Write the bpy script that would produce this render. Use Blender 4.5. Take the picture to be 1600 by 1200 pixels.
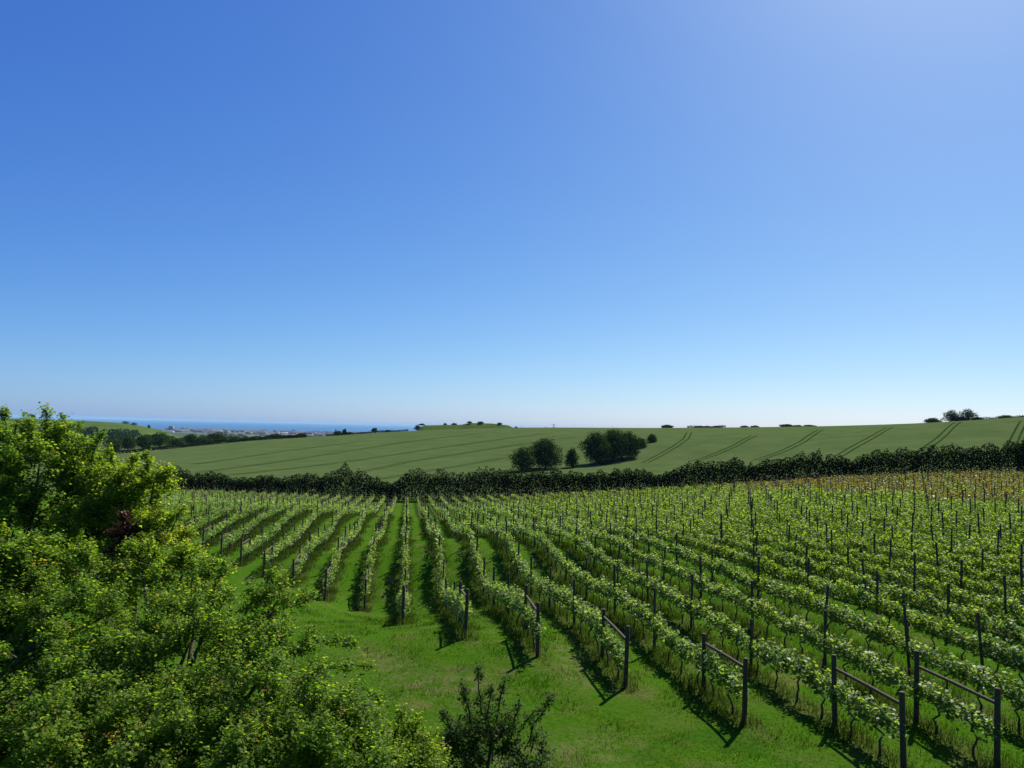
import bpy, math, random
import numpy as np
from mathutils import Matrix, Vector

for o in list(bpy.data.objects):
    bpy.data.objects.remove(o)
S = bpy.context.scene
C = S.collection
rad = math.radians
EYE = 80.0                     # camera height above the sea

# ------------------------------------------------------------------ camera
FPX, TP, ROLL = 1200.0, 68.0 / 1200.0, 0.0235
PIT = math.atan(TP)
_F = Vector((0, math.cos(PIT), math.sin(PIT))); _U = Vector((0, -math.sin(PIT), math.cos(PIT))); _R = Vector((1, 0, 0))
cx_ = _R * math.cos(ROLL) + _U * math.sin(ROLL)
cy_ = -_R * math.sin(ROLL) + _U * math.cos(ROLL)
cam_d = bpy.data.cameras.new('camera'); cam = bpy.data.objects.new('camera', cam_d); C.objects.link(cam)
cam_d.sensor_width = 36; cam_d.lens = 36 * FPX / 1600; cam_d.clip_start = 0.1; cam_d.clip_end = 300000
M3 = Matrix((cx_, cy_, -_F)).transposed()
cam.matrix_world = Matrix.Translation((0, 0, EYE)) @ M3.to_4x4()
S.camera = cam

# ------------------------------------------------------------------ sky and sun
SUN_AZ, SUN_EL = 33.0, 46.0        # degrees right of the view direction, above the horizon
W = bpy.data.worlds.new('World'); S.world = W; W.use_nodes = True
nt = W.node_tree; nt.nodes.clear()
sky = nt.nodes.new('ShaderNodeTexSky'); sky.sky_type = 'NISHITA'; sky.sun_disc = False
sky.sun_elevation = rad(SUN_EL); sky.sun_rotation = rad(SUN_AZ)
sky.altitude = 100; sky.air_density = 0.68; sky.dust_density = 0.7; sky.ozone_density = 4.0
bg = nt.nodes.new('ShaderNodeBackground'); bg.inputs[1].default_value = 0.12
wo = nt.nodes.new('ShaderNodeOutputWorld')
# one tone response for the whole sky, as the photograph's camera has it
SKY_TONE = ((1.27, .487), (1.0, .528), (.53, .60))
sp_ = nt.nodes.new('ShaderNodeSeparateColor'); cb_ = nt.nodes.new('ShaderNodeCombineColor'); nt.links.new(sky.outputs[0], sp_.inputs[0])
for i_, (pw, sc_) in enumerate(SKY_TONE):
    m1 = nt.nodes.new('ShaderNodeMath'); m1.operation = 'MULTIPLY'; m1.inputs[1].default_value = .12; nt.links.new(sp_.outputs[i_], m1.inputs[0])
    m2 = nt.nodes.new('ShaderNodeMath'); m2.operation = 'POWER'; m2.inputs[1].default_value = pw; nt.links.new(m1.outputs[0], m2.inputs[0])
    m3 = nt.nodes.new('ShaderNodeMath'); m3.operation = 'MULTIPLY'; m3.inputs[1].default_value = sc_ / .12; nt.links.new(m2.outputs[0], m3.inputs[0])
    nt.links.new(m3.outputs[0], cb_.inputs[i_])
nt.links.new(cb_.outputs[0], bg.inputs[0]); nt.links.new(bg.outputs[0], wo.inputs[0])
sd = bpy.data.lights.new('sun', 'SUN'); sd.energy = 5.0; sd.angle = rad(0.53); sd.color = (1.0, 0.95, 0.86)
sun = bpy.data.objects.new('sun', sd); C.objects.link(sun)
to_sun = Vector((math.sin(rad(SUN_AZ)) * math.cos(rad(SUN_EL)), math.cos(rad(SUN_AZ)) * math.cos(rad(SUN_EL)), math.sin(rad(SUN_EL))))
sun.rotation_euler = to_sun.to_track_quat('Z', 'Y').to_euler(); sun.location = (0, 0, 200)

S.view_settings.view_transform = 'Standard'; S.view_settings.look = 'None'
S.view_settings.gamma = 1; S.view_settings.use_curve_mapping = False; S.view_settings.exposure = 0.65
cy = S.cycles
cy.max_bounces = 8; cy.diffuse_bounces = 5; cy.glossy_bounces = 2; cy.transmission_bounces = 6; cy.transparent_max_bounces = 4; cy.volume_bounces = 0
cy.use_denoising = True
cy.sample_clamp_indirect = 4

# ------------------------------------------------------------------ helpers
rng = np.random.default_rng(7)
rnd = random.Random(11)

def ray(px, py):
    a = (px - 800) / FPX; dn = (py - 600) / FPX
    r = a * math.cos(ROLL) + dn * math.sin(ROLL); d = -a * math.sin(ROLL) + dn * math.cos(ROLL)
    v = _F + _R * r - _U * d
    return v
def at(px, py, depth):            # point at that distance along the view axis
    v = ray(px, py); t = depth / v.y
    return v.x * t, depth, EYE + v.z * t

def smooth(a, b, x):
    t = np.clip((x - a) / (b - a), 0, 1); return t * t * (3 - 2 * t)

def props(o, label=None, cat=None, group=None, kind=None):
    if label: o['label'] = label
    if cat: o['category'] = cat
    if group: o['group'] = group
    if kind: o['kind'] = kind
    return o

def mesh(name, V, faces, mats, n=4, tint=None, midx=None, smooth_shade=False):
    me = bpy.data.meshes.new(name)
    V = np.ascontiguousarray(V, dtype=np.float32).reshape(-1, 3)
    F = np.ascontiguousarray(faces, dtype=np.int32).reshape(-1, n)
    me.vertices.add(len(V)); me.vertices.foreach_set('co', V.ravel())
    me.loops.add(F.size); me.loops.foreach_set('vertex_index', F.ravel())
    me.polygons.add(len(F)); me.polygons.foreach_set('loop_start', np.arange(0, F.size, n, dtype=np.int32))
    if smooth_shade: me.polygons.foreach_set('use_smooth', np.ones(len(F), dtype=bool))
    for m in (mats if isinstance(mats, (list, tuple)) else [mats]): me.materials.append(m)
    if midx is not None: me.polygons.foreach_set('material_index', np.asarray(midx, dtype=np.int32))
    me.update(calc_edges=True)
    if tint is not None:
        at_ = me.attributes.new('tint', 'FLOAT', 'FACE'); at_.data.foreach_set('value', np.asarray(tint, dtype=np.float32))
    return me

def link(name, me, parent=None, loc=(0, 0, 0), rot=(0, 0, 0)):
    o = bpy.data.objects.new(name, me); C.objects.link(o)
    o.location = loc; o.rotation_euler = rot
    if parent: o.parent = parent
    return o
def empty(name, loc, rz=0.0):
    o = link(name, None, None, loc, (0, 0, rz)); o.empty_display_size = 0.2
    return o

def unit(v): return v / (np.linalg.norm(v, axis=-1, keepdims=True) + 1e-9)

def leaf_quads(P, size, up=0.3, ratio=0.72, r=rng, nrm=None):
    """diamond leaves, 4 verts each, slightly folded; P (N,3), size scalar or (N,)"""
    N = len(P); size = np.broadcast_to(np.asarray(size, dtype=float), (N,))[:, None]
    n = unit(r.normal(size=(N, 3)))
    if nrm is not None: n = unit(n * 0.8 + nrm)
    n[:, 2] = np.abs(n[:, 2]) + up; n = unit(n)
    t = unit(np.cross(n, r.normal(size=(N, 3)))); b = np.cross(n, t)
    V = np.empty((N, 4, 3))
    V[:, 0] = P - t * size * .5
    V[:, 1] = P + b * size * ratio * .5 + n * size * .10 + t * size * .06
    V[:, 2] = P + t * size * .5
    V[:, 3] = P - b * size * ratio * .5 + n * size * .10 + t * size * .06
    return V.reshape(-1, 3), np.arange(N * 4).reshape(N, 4)

def tube(pts, radii, sides=5):
    pts = np.asarray(pts, dtype=float); m = len(pts)
    d = np.gradient(pts, axis=0); d = unit(d)
    ref = np.where(np.abs(d[:, 2:3]) > .9, np.array([[1., 0, 0]]), np.array([[0, 0, 1.]]))
    a = unit(np.cross(d, ref)); b = np.cross(d, a)
    an = np.linspace(0, 2 * math.pi, sides, endpoint=False)
    R = np.asarray(radii, dtype=float)[:, None, None]
    V = pts[:, None, :] + R * (np.cos(an)[None, :, None] * a[:, None, :] + np.sin(an)[None, :, None] * b[:, None, :])
    i = np.arange(m - 1)[:, None]; j = np.arange(sides)[None, :]
    F = np.stack([i * sides + j, i * sides + (j + 1) % sides, (i + 1) * sides + (j + 1) % sides, (i + 1) * sides + j], -1).reshape(-1, 4)
    V = V.reshape(-1, 3)
    if sides == 4:      # caps
        F = np.vstack([F, [[3, 2, 1, 0]], [[(m - 1) * 4 + q for q in range(4)]]])
    return V, F
class MB:
    def __init__(s): s.V = []; s.F = []; s.T = []; s.M = []; s.n = 0
    def add(s, V, F, tint=0.5, m=0):
        s.V.append(V); s.F.append(np.asarray(F) + s.n); s.n += len(V)
        s.T.append(np.broadcast_to(np.asarray(tint, dtype=float), (len(F),))); s.M.append(np.broadcast_to(np.asarray(m), (len(F),)))
    def mesh(s, name, mats, sm=False):
        return mesh(name, np.vstack(s.V), np.vstack(s.F), mats, 4, np.concatenate(s.T), np.concatenate(s.M), sm)
def box(x0, x1, y0, y1, z0, z1):
    V = np.array([[x, y, z] for z in (z0, z1) for x, y in ((x0, y0), (x1, y0), (x1, y1), (x0, y1))], dtype=float)
    F = [[3, 2, 1, 0], [4, 5, 6, 7], [0, 1, 5, 4], [1, 2, 6, 5], [2, 3, 7, 6], [3, 0, 4, 7]]
    return V, F

# ------------------------------------------------------------------ materials
def nodes(name):
    m = bpy.data.materials.new(name); m.use_nodes = True; t = m.node_tree; t.nodes.clear()
    out = t.nodes.new('ShaderNodeOutputMaterial')
    return m, t, out, (lambda k: t.nodes.new(k)), t.links.new
def ramp(nd, stops):
    cr = nd.color_ramp
    while len(cr.elements) < len(stops): cr.elements.new(0.5)
    for e, (p, c) in zip(cr.elements, stops): e.position = p; e.color = (*c, 1)
def leaf_mat(name, stops, trans=0.38, tgain=(1.9, 1.75, 0.7), rough=0.45, spec=0.35):
    m, t, out, N, L = nodes(name)
    a = N('ShaderNodeAttribute'); a.attribute_name = 'tint'
    cr = N('ShaderNodeValToRGB'); ramp(cr, stops); L(a.outputs['Fac'], cr.inputs[0])
    p = N('ShaderNodeBsdfPrincipled'); L(cr.outputs[0], p.inputs['Base Color']); p.inputs['Roughness'].default_value = rough
    p.inputs['Specular IOR Level'].default_value = spec
    mu = N('ShaderNodeMix'); mu.data_type = 'RGBA'; mu.blend_type = 'MULTIPLY'; mu.inputs[0].default_value = 1; mu.clamp_result = False
    L(cr.outputs[0], mu.inputs[6]); mu.inputs[7].default_value = (*tgain, 1)
    tr = N('ShaderNodeBsdfTranslucent'); L(mu.outputs[2], tr.inputs[0])
    mx = N('ShaderNodeMixShader'); mx.inputs[0].default_value = trans
    L(p.outputs[0], mx.inputs[1]); L(tr.outputs[0], mx.inputs[2]); L(mx.outputs[0], out.inputs[0])
    return m
def bark_mat(name, c0, c1, scale=12):
    m, t, out, N, L = nodes(name)
    tc = N('ShaderNodeTexCoord'); mp = N('ShaderNodeMapping'); mp.inputs['Scale'].default_value = (scale, scale, scale * .18)
    L(tc.outputs['Object'], mp.inputs[0])
    nz = N('ShaderNodeTexNoise'); nz.inputs['Scale'].default_value = 3; nz.inputs['Detail'].default_value = 5; L(mp.outputs[0], nz.inputs[0])
    cr = N('ShaderNodeValToRGB'); ramp(cr, [(.3, c0), (.7, c1)]); L(nz.outputs[0], cr.inputs[0])
    p = N('ShaderNodeBsdfPrincipled'); p.inputs['Roughness'].default_value = .9; L(cr.outputs[0], p.inputs['Base Color'])
    b = N('ShaderNodeBump'); b.inputs['Strength'].default_value = .5; b.inputs['Distance'].default_value = .02; L(nz.outputs[0], b.inputs['Height']); L(b.outputs[0], p.inputs['Normal'])
    L(p.outputs[0], out.inputs[0]); return m

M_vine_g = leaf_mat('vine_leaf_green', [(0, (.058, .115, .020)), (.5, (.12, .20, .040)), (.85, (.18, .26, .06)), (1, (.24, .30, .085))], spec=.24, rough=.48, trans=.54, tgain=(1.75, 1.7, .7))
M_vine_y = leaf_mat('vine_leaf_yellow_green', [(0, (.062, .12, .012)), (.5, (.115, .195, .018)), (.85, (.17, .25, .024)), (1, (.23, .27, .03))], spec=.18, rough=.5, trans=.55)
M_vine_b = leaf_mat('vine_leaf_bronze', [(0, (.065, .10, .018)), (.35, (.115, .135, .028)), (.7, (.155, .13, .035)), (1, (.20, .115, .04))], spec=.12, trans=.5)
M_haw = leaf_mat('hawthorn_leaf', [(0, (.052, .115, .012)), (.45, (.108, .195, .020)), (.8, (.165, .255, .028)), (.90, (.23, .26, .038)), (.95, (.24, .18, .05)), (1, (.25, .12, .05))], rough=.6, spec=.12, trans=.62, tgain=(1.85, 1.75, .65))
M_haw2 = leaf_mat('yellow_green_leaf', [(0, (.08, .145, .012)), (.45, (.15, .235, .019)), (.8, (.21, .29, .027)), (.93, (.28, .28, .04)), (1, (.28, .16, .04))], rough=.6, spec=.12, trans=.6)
M_red = leaf_mat('dull_red_leaf', [(0, (.07, .03, .02)), (.5, (.13, .05, .03)), (1, (.16, .11, .04))], spec=.1, tgain=(1.3, 1.2, 1))
M_dark = leaf_mat('dark_shrub_leaf', [(0, (.02, .05, .008)), (.5, (.042, .09, .011)), (.85, (.08, .125, .018)), (1, (.17, .09, .03))], rough=.6, spec=.1)
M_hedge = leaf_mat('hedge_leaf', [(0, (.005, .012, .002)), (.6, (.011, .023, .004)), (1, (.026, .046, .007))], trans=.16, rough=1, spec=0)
M_tree = leaf_mat('field_tree_leaf', [(0, (.012, .030, .005)), (.6, (.028, .056, .009)), (1, (.080, .125, .02))], trans=.16, rough=1, spec=0)
M_grass = leaf_mat('grass_blade', [(0, (.028, .080, .004)), (.5, (.052, .122, .007)), (.85, (.094, .15, .015)), (1, (.20, .18, .06))], trans=.4, rough=.6, spec=.08, tgain=(1.4, 1.3, .7))
M_long = leaf_mat('long_grass_blade', [(0, (.026, .062, .006)), (.45, (.048, .09, .010)), (.8, (.078, .105, .018)), (1, (.17, .14, .05))], trans=.4, rough=.6, spec=.08, tgain=(1.3, 1.25, .7))
M_bark = bark_mat('bark', (.035, .024, .015), (.10, .072, .048))
M_vtrunk = bark_mat('vine_bark', (.035, .022, .013), (.09, .06, .036), 30)
M_post = bark_mat('weathered_post_timber', (.042, .025, .011), (.10, .064, .032), 20)

def ground_mat():
    m, t, out, N, L = nodes('grass_ground')
    tc = N('ShaderNodeTexCoord'); P = tc.outputs['Object']
    def noise(scale, det=4, rough=.55, vec=P):
        n = N('ShaderNodeTexNoise'); n.inputs['Scale'].default_value = scale; n.inputs['Detail'].default_value = det; n.inputs['Roughness'].default_value = rough
        L(vec, n.inputs[0]); return n.outputs[0]
    def mixc(f, a, b):
        x = N('ShaderNodeMix'); x.data_type = 'RGBA'
        for k, v in ((0, f), (6, a), (7, b)):
            if hasattr(v, 'is_linked'): L(v, x.inputs[k])
            else: x.inputs[k].default_value = v if k == 0 else (*v, 1)
        return x.outputs[2]
    def math_(op, a, b=None, c=None):
        x = N('ShaderNodeMath'); x.operation = op
        for k, v in enumerate((a, b, c)):
            if v is None: continue
            if hasattr(v, 'is_linked'): L(v, x.inputs[k])
            else: x.inputs[k].default_value = v
        return x.outputs[0]
    def rng_(v, a, b):
        x = N('ShaderNodeMapRange'); x.interpolation_type = 'SMOOTHSTEP'; L(v, x.inputs[0]); x.inputs[1].default_value = a; x.inputs[2].default_value = b; return x.outputs[0]
    def attr(n):
        a = N('ShaderNodeAttribute'); a.attribute_name = n; return a.outputs['Fac']
    fine = noise(9, 6, .7); mid = noise(.9, 5, .6); big = noise(.12, 4)
    cr = N('ShaderNodeValToRGB'); ramp(cr, [(.28, (.022, .066, .003)), (.5, (.039, .102, .005)), (.72, (.066, .128, .011))]); L(fine, cr.inputs[0])
    c = cr.outputs[0]
    c = mixc(math_('MULTIPLY', rng_(mid, .46, .68), .65), c, (0.071, 0.101, 0.017))
    c = mixc(math_('MULTIPLY', rng_(noise(.45, 5, .65), .55, .7), .6), c, (0.109, 0.105, 0.034))
    c = mixc(math_('MULTIPLY', rng_(noise(.3, 5, .65), .56, .66), .5), c, (0.018, 0.063, 0.007))
    c = mixc(math_('MULTIPLY', rng_(big, .5, .7), .35), c, (0.063, 0.101, 0.015))
    # uncut strips below the vines
    sx = N('ShaderNodeSeparateXYZ'); L(P, sx.inputs[0])
    q = math_('ADD', math_('MULTIPLY', sx.outputs[0], NX / ROW), math_('MULTIPLY', sx.outputs[1], NY / ROW))
    q = math_('ADD', q, math_('MULTIPLY', math_('SUBTRACT', mid, .5), .22))
    dist = math_('ABSOLUTE', math_('SUBTRACT', math_('FRACT', math_('ADD', q, .5)), .5))
    strip = math_('SUBTRACT', 1.0, rng_(dist, .12, .24))
    strip = math_('MULTIPLY', strip, attr('vine'))
    sc = mixc(rng_(fine, .4, .65), (0.038, 0.059, 0.010), (0.084, 0.088, 0.027))
    c = mixc(math_('MULTIPLY', strip, .8), c, sc)
    # worn, dry streak on the headland
    bare = math_('MULTIPLY', attr('bare'), rng_(noise(2.2, 5, .65), .38, .62))
    c = mixc(math_('MULTIPLY', bare, .55), c, (0.143, 0.126, 0.055))
    # far country: pasture and plough in patches
    vo = N('ShaderNodeTexVoronoi'); vo.inputs['Scale'].default_value = .0045; L(P, vo.inputs[0])
    fr = N('ShaderNodeValToRGB'); ramp(fr, [(.2, (.035, .06, .02)), (.45, (.055, .09, .025)), (.6, (.10, .12, .05)), (.8, (.05, .075, .025))])
    sp = N('ShaderNodeSeparateColor'); L(vo.outputs['Color'], sp.inputs[0]); L(sp.outputs[0], fr.inputs[0])
    c = mixc(attr('far'), c, fr.outputs[0])
    hc = mixc(rng_(noise(.03, 5), .4, .65), (.050, .085, .016), (.075, .105, .024))
    c = mixc(attr('hill'), c, hc)
    tn = N('ShaderNodeValToRGB'); ramp(tn, [(.3, (.04, .05, .03)), (.5, (.10, .095, .085)), (.65, (.16, .15, .14))]); L(noise(.035, 3), tn.inputs[0])
    c = mixc(attr('town'), c, tn.outputs[0])
    p = N('ShaderNodeBsdfPrincipled'); L(c, p.inputs['Base Color']); p.inputs['Roughness'].default_value = 1; p.inputs['Specular IOR Level'].default_value = 0
    b = N('ShaderNodeBump'); b.inputs['Strength'].default_value = .8; b.inputs['Distance'].default_value = .12
    L(math_('ADD', math_('MULTIPLY', fine, .7), mid), b.inputs['Height']); L(b.outputs[0], p.inputs['Normal'])
    L(p.outputs[0], out.inputs[0]); return m

def simple(name, c0, c1, scale, rough=.8, spec=.2, bump=0.0, dist=.1, vs=(1, 1, 1)):
    m, t, out, N, L = nodes(name)
    tc = N('ShaderNodeTexCoord'); mp = N('ShaderNodeMapping'); mp.inputs['Scale'].default_value = vs; L(tc.outputs['Object'], mp.inputs[0])
    nz = N('ShaderNodeTexNoise'); nz.inputs['Scale'].default_value = scale; nz.inputs['Detail'].default_value = 6; nz.inputs['Roughness'].default_value = .65; L(mp.outputs[0], nz.inputs[0])
    cr = N('ShaderNodeValToRGB'); ramp(cr, [(.35, c0), (.65, c1)]); L(nz.outputs[0], cr.inputs[0])
    p = N('ShaderNodeBsdfPrincipled'); p.inputs['Roughness'].default_value = rough; p.inputs['Specular IOR Level'].default_value = spec; L(cr.outputs[0], p.inputs['Base Color'])
    if bump:
        b = N('ShaderNodeBump'); b.inputs['Strength'].default_value = bump; b.inputs['Distance'].default_value = dist; L(nz.outputs[0], b.inputs['Height']); L(b.outputs[0], p.inputs['Normal'])
    L(p.outputs[0], out.inputs[0]); return m

# ------------------------------------------------------------------ terrain
ALPHA = rad(7.55); NX, NY = math.cos(ALPHA), math.sin(ALPHA); UX, UY = -math.sin(ALPHA), math.cos(ALPHA); ROW = 2.2
def row_depth(k, px, py):
    v = ray(px, py); q = NX * v.x + NY * v.y
    return k * ROW / q * v.y
ctrl = [(0, 0, 1.7), (-4, -4, 1.6), (4, -4, 1.7), (0, -15, 1.6), (-15, -10, 1.2), (15, -10, 2), (0, 5, 3.9), (0, 10, 6.2), (0, 14, 7.3),
        (4, 10, 6.4), (8, 8, 6.0), (8, 13, 7.2), (14, 8, 6.6), (-5, 10, 5.3), (-9, 12, 4.6), (-9, 16, 5.6), (-13, 14, 4.0), (-6, 18, 7.4),
        (-3, 16, 7.6), (-12, 22, 7.0), (-16, 30, 8.2), (-20, 20, 4.8), (-35, 40, 8.6), (-60, 90, 9.8), (-120, 100, 11.5), (-200, 160, 15), (120, 60, 6.0),
        (60, 20, 6.4), (150, 120, 2.5), (200, 250, -9), (-250, 300, 18), (45.6, 75, 6.9), (30, 45, 7.2)]
rowpts = [(-1, 569, 957, 0), (-2, 507, 937, 0), (-3, 458, 918, 0), (-5, 376, 883, 0), (-7, 316, 858, 0), (1, 727, 996, 0), (2, 840, 1027, 0), (3, 977, 1075, 0),
          (4, 1163, 1130, 0), (5, 1412, 1205, 0), (5, 1180, 1055, 0), (4, 1053, 1046, 0), (7, 1284, 987, 0), (7, 1441, 1065, 0),
          (-2, 520, 887, .9), (-2, 560, 825, .9), (-2, 585, 797, .9), (-3, 502, 842, .9), (-3, 525, 812, .9), (-3, 550, 795, .9),
          (1, 682, 825, .9), (2, 737, 840, .9), (2, 700, 807, .9), (3, 800, 857, .9), (4, 825, 830, .9)]
for k, px, py, off in rowpts:
    d = row_depth(k, px, py); x, y, z = at(px, py, d); ctrl.append((x, y, EYE - z + off))
HEDGE_PX = [(100, 772, 170), (300, 772, 165), (460, 778, 160.5), (640, 783, 156), (820, 778, 152), (1000, 770, 148), (1200, 758, 143), (1400, 747, 137.5), (1600, 741, 132), (1760, 736, 127)]
for px, py, d in HEDGE_PX:
    x, y, z = at(px, py, d); ctrl.append((x, y, EYE - z))
for px, py, d in [(640, 672, 480), (530, 681, 450), (400, 690, 420), (200, 711, 350), (1000, 670, 430), (1300, 667, 400), (1600, 656, 350), (820, 669, 450), (830, 740, 230), (950, 728, 250), (1018, 693, 300)]:
    x, y, z = at(px, py, d); ctrl.append((x, y, EYE - z))
for px, d, e in [(640, 300, 10.6), (1300, 260, 2.6), (200, 250, 16.8), (1600, 240, -1.2), (400, 290, 14.3)]:
    v = ray(px, 668); ctrl.append((v.x / v.y * d, d, e))
ctrl = np.array(ctrl, dtype=float)
def _ker(r2): return np.where(r2 > 0, r2 * np.log(r2 + 1e-12), 0.0)
_sc = 0.01
_A = ctrl[:, :2] * _sc; _n = len(_A)
_K = _ker(((_A[:, None] - _A[None]) ** 2).sum(-1)) + np.eye(_n) * 2e-4
_Pm = np.hstack([np.ones((_n, 1)), _A])
_sol = np.linalg.solve(np.block([[_K, _Pm], [_Pm.T, np.zeros((3, 3))]]), np.concatenate([ctrl[:, 2], np.zeros(3)]))
def tps(x, y):
    X = np.stack([np.ravel(x), np.ravel(y)], -1) * _sc
    o = np.empty(len(X))
    for i in range(0, len(X), 20000):
        q = X[i:i + 20000]
        o[i:i + 20000] = _ker(((q[:, None] - _A[None]) ** 2).sum(-1)) @ _sol[:_n] + _sol[_n] + q @ _sol[_n + 1:]
    return o.reshape(np.shape(x))
CREST = [(-400, 300), (100, 335), (200, 350), (400, 420), (530, 450), (640, 480), (820, 450), (1000, 430), (1300, 400), (1600, 350), (2000, 320)]
def crest_d(x, y):
    px = 800 + 1200 * x / np.maximum(y, 1.0)
    return np.interp(px, [c[0] for c in CREST], [c[1] for c in CREST])
def far_z(x, y):
    yy = np.maximum(y, 1.0)
    z = np.interp(np.hypot(x, y), [0, 700, 1500, 3000, 4000, 6400, 6700, 9000], [58, 54, 43, 25, 17, 4, -4, -8])
    px = 800 + 1200 * x / yy
    hz = np.interp(px, [-500, 60, 120, 190, 230, 265, 300, 330], [78, 75, 74.6, 72, 66, 58, 44, 30])
    hb = np.exp(-((yy - 1250) / 330.0) ** 2) * smooth(335, 250, px)
    z = z + np.maximum(hz - z, 0) * np.clip(hb * 1.25, 0, 1)
    me = np.interp(px, [600, 645, 660, 700, 722, 734, 770, 797, 806, 830, 900], [40, 66, 80, 81.0, 81.4, 83.3, 83.3, 81.8, 79, 74, 40])
    mb = np.exp(-((yy - 720) / 70.0) ** 2)
    return z + np.maximum(me - z, 0) * np.clip(mb * 1.2, 0, 1)
def gz(x, y):
    x = np.asarray(x, dtype=float); y = np.asarray(y, dtype=float)
    near = EYE - tps(x, y)
    dc = crest_d(x, y)
    w = smooth(8, 260, y - dc)
    r = np.hypot(x, y)
    w = np.maximum(w, smooth(420, 900, r))
    near = np.clip(near, 40, 95)
    return near * (1 - w) + far_z(x, y) * w
def g1(x, y): return float(gz(np.array([x]), np.array([y]))[0])

HX = []
for px, py, d in HEDGE_PX:
    v = ray(px, py); HX.append((v.x / v.y * d, d))
HX = np.array(HX)
def hedge_y(x): return np.interp(x, HX[:, 0], HX[:, 1])

# row starts (near ends), in along-row coordinate s = p.u
START = {}
for k, px, py in [(-7, 316, 858), (-6, 345, 872), (-5, 376, 883), (-4, 412, 898), (-3, 458, 918), (-2, 507, 937), (-1, 569, 957), (1, 727, 996), (2, 840, 1027), (3, 977, 1075), (4, 1163, 1130), (5, 1412, 1205), (6, 1558, 1203)]:
    d = row_depth(k, px, py); v = ray(px, py); x = v.x / v.y * d; START[k] = x * UX + d * UY
START[0] = 34.0
for k in range(-24, -7): START[k] = START[-7] + (-7 - k) * 3.2
for k in range(7, 60): START[k] = 14.5 - (k - 7) * 0.35
def rowp(k, s): return k * ROW * NX + s * UX, k * ROW * NY + s * UY
def row_end(k):
    s = 150.0
    for _ in range(12):
        x, y = rowp(k, s); s += (hedge_y(x) - 3.4 - y) / UY
    return s

# polar ground sheet round the camera
def ground():
    az = np.concatenate([np.linspace(-180, -46, 60)[:-1], np.linspace(-46, 46, 240)[:-1], np.linspace(46, 180, 60)]) * math.pi / 180
    r = np.concatenate([[0.0], np.geomspace(0.6, 130, 190), np.geomspace(133, 700, 120), np.geomspace(715, 9000, 80)])
    A, Rr = np.meshgrid(az, r); X = Rr * np.sin(A); Y = Rr * np.cos(A)
    Z = gz(X, Y)
    Z += (np.sin(X * 1.7 + np.sin(Y * 1.1)) * np.sin(Y * 1.3 + X * .4)) * .03 * (Rr < 200)
    nr, na = X.shape
    i = np.arange(nr - 1)[:, None]; j = np.arange(na - 1)[None]
    F = np.stack([i * na + j, i * na + j + 1, (i + 1) * na + j + 1, (i + 1) * na + j], -1).reshape(-1, 4)[:, ::-1]
    me = mesh('ground', np.stack([X, Y, Z], -1), F, ground_mat(), smooth_shade=True)
    q = (X * NX + Y * NY) / ROW; s = X * UX + Y * UY
    ks = sorted(START); st = np.interp(q, ks, [START[k] for k in ks])
    vine = smooth(-1.5, .5, s - st) * smooth(0, 3, hedge_y(X) - Y) * (Y > 0) * (q > -24.5)
    bare = np.zeros_like(X)
    for (pa, pb, wd) in [((575, 1015), (660, 1072), .7), ((640, 1060), (740, 1080), .9), ((880, 1010), (910, 1075), .5), ((700, 1180), (930, 1170), .9)]:
        ex = []
        for p in (pa, pb):
            v = ray(*p); d = 7.7 / (-v.z) * v.y; ex.append(np.array([v.x / v.y * d, d]))
        a, b = ex; ab = b - a; tt = np.clip(((X - a[0]) * ab[0] + (Y - a[1]) * ab[1]) / (ab @ ab), 0, 1)
        dd = np.hypot(X - a[0] - tt * ab[0], Y - a[1] - tt * ab[1]); bare = np.maximum(bare, np.exp(-(dd / wd) ** 2))
    dc = crest_d(X, Y)
    far = np.maximum(smooth(10, 60, Y - dc), smooth(350, 420, Rr)) * (1 - smooth(9e9, 9.1e9, Rr))
    px = 800 + 1200 * X / np.maximum(Y, 1)
    hill = smooth(345, 300, px) * smooth(700, 900, Y) * smooth(1900, 1600, Y) + smooth(630, 650, px) * smooth(830, 810, px) * smooth(600, 640, Y) * smooth(900, 800, Y)
    town = smooth(3500, 3800, Y) * (np.abs(px - 450) < 400)
    for nm, a in (('vine', vine), ('bare', bare), ('far', far), ('hill', np.clip(hill, 0, 1)), ('town', town)):
        t_ = me.attributes.new(nm, 'FLOAT', 'POINT'); t_.data.foreach_set('value', np.ascontiguousarray(a, dtype=np.float32).ravel())
    o = link('ground', me); o['kind'] = 'structure'
ground()

# sea
def sea():
    m, t, out, N, L = nodes('sea_water')
    tc = N('ShaderNodeTexCoord'); nz = N('ShaderNodeTexNoise'); nz.inputs['Scale'].default_value = .02; nz.inputs['Detail'].default_value = 8; nz.inputs['Roughness'].default_value = .7; L(tc.outputs['Object'], nz.inputs[0])
    p = N('ShaderNodeBsdfPrincipled'); p.inputs['Base Color'].default_value = (.012, .085, .18, 1); p.inputs['Roughness'].default_value = .35; p.inputs['IOR'].default_value = 1.33; p.inputs['Specular IOR Level'].default_value = .25
    b = N('ShaderNodeBump'); b.inputs['Strength'].default_value = .7; b.inputs['Distance'].default_value = 3; L(nz.outputs[0], b.inputs['Height']); L(b.outputs[0], p.inputs['Normal'])
    L(p.outputs[0], out.inputs[0])
    az = np.linspace(-75, 75, 90) * math.pi / 180; r = np.geomspace(6000, 90000, 24)
    A, R2 = np.meshgrid(az, r); X = R2 * np.sin(A); Y = R2 * np.cos(A); na = len(az)
    i = np.arange(len(r) - 1)[:, None]; j = np.arange(na - 1)[None]
    F = np.stack([i * na + j, i * na + j + 1, (i + 1) * na + j + 1, (i + 1) * na + j], -1).reshape(-1, 4)[:, ::-1]
    o = link('sea', mesh('sea', np.stack([X, Y, X * 0], -1), F, m)); o['kind'] = 'structure'
sea()

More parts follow.
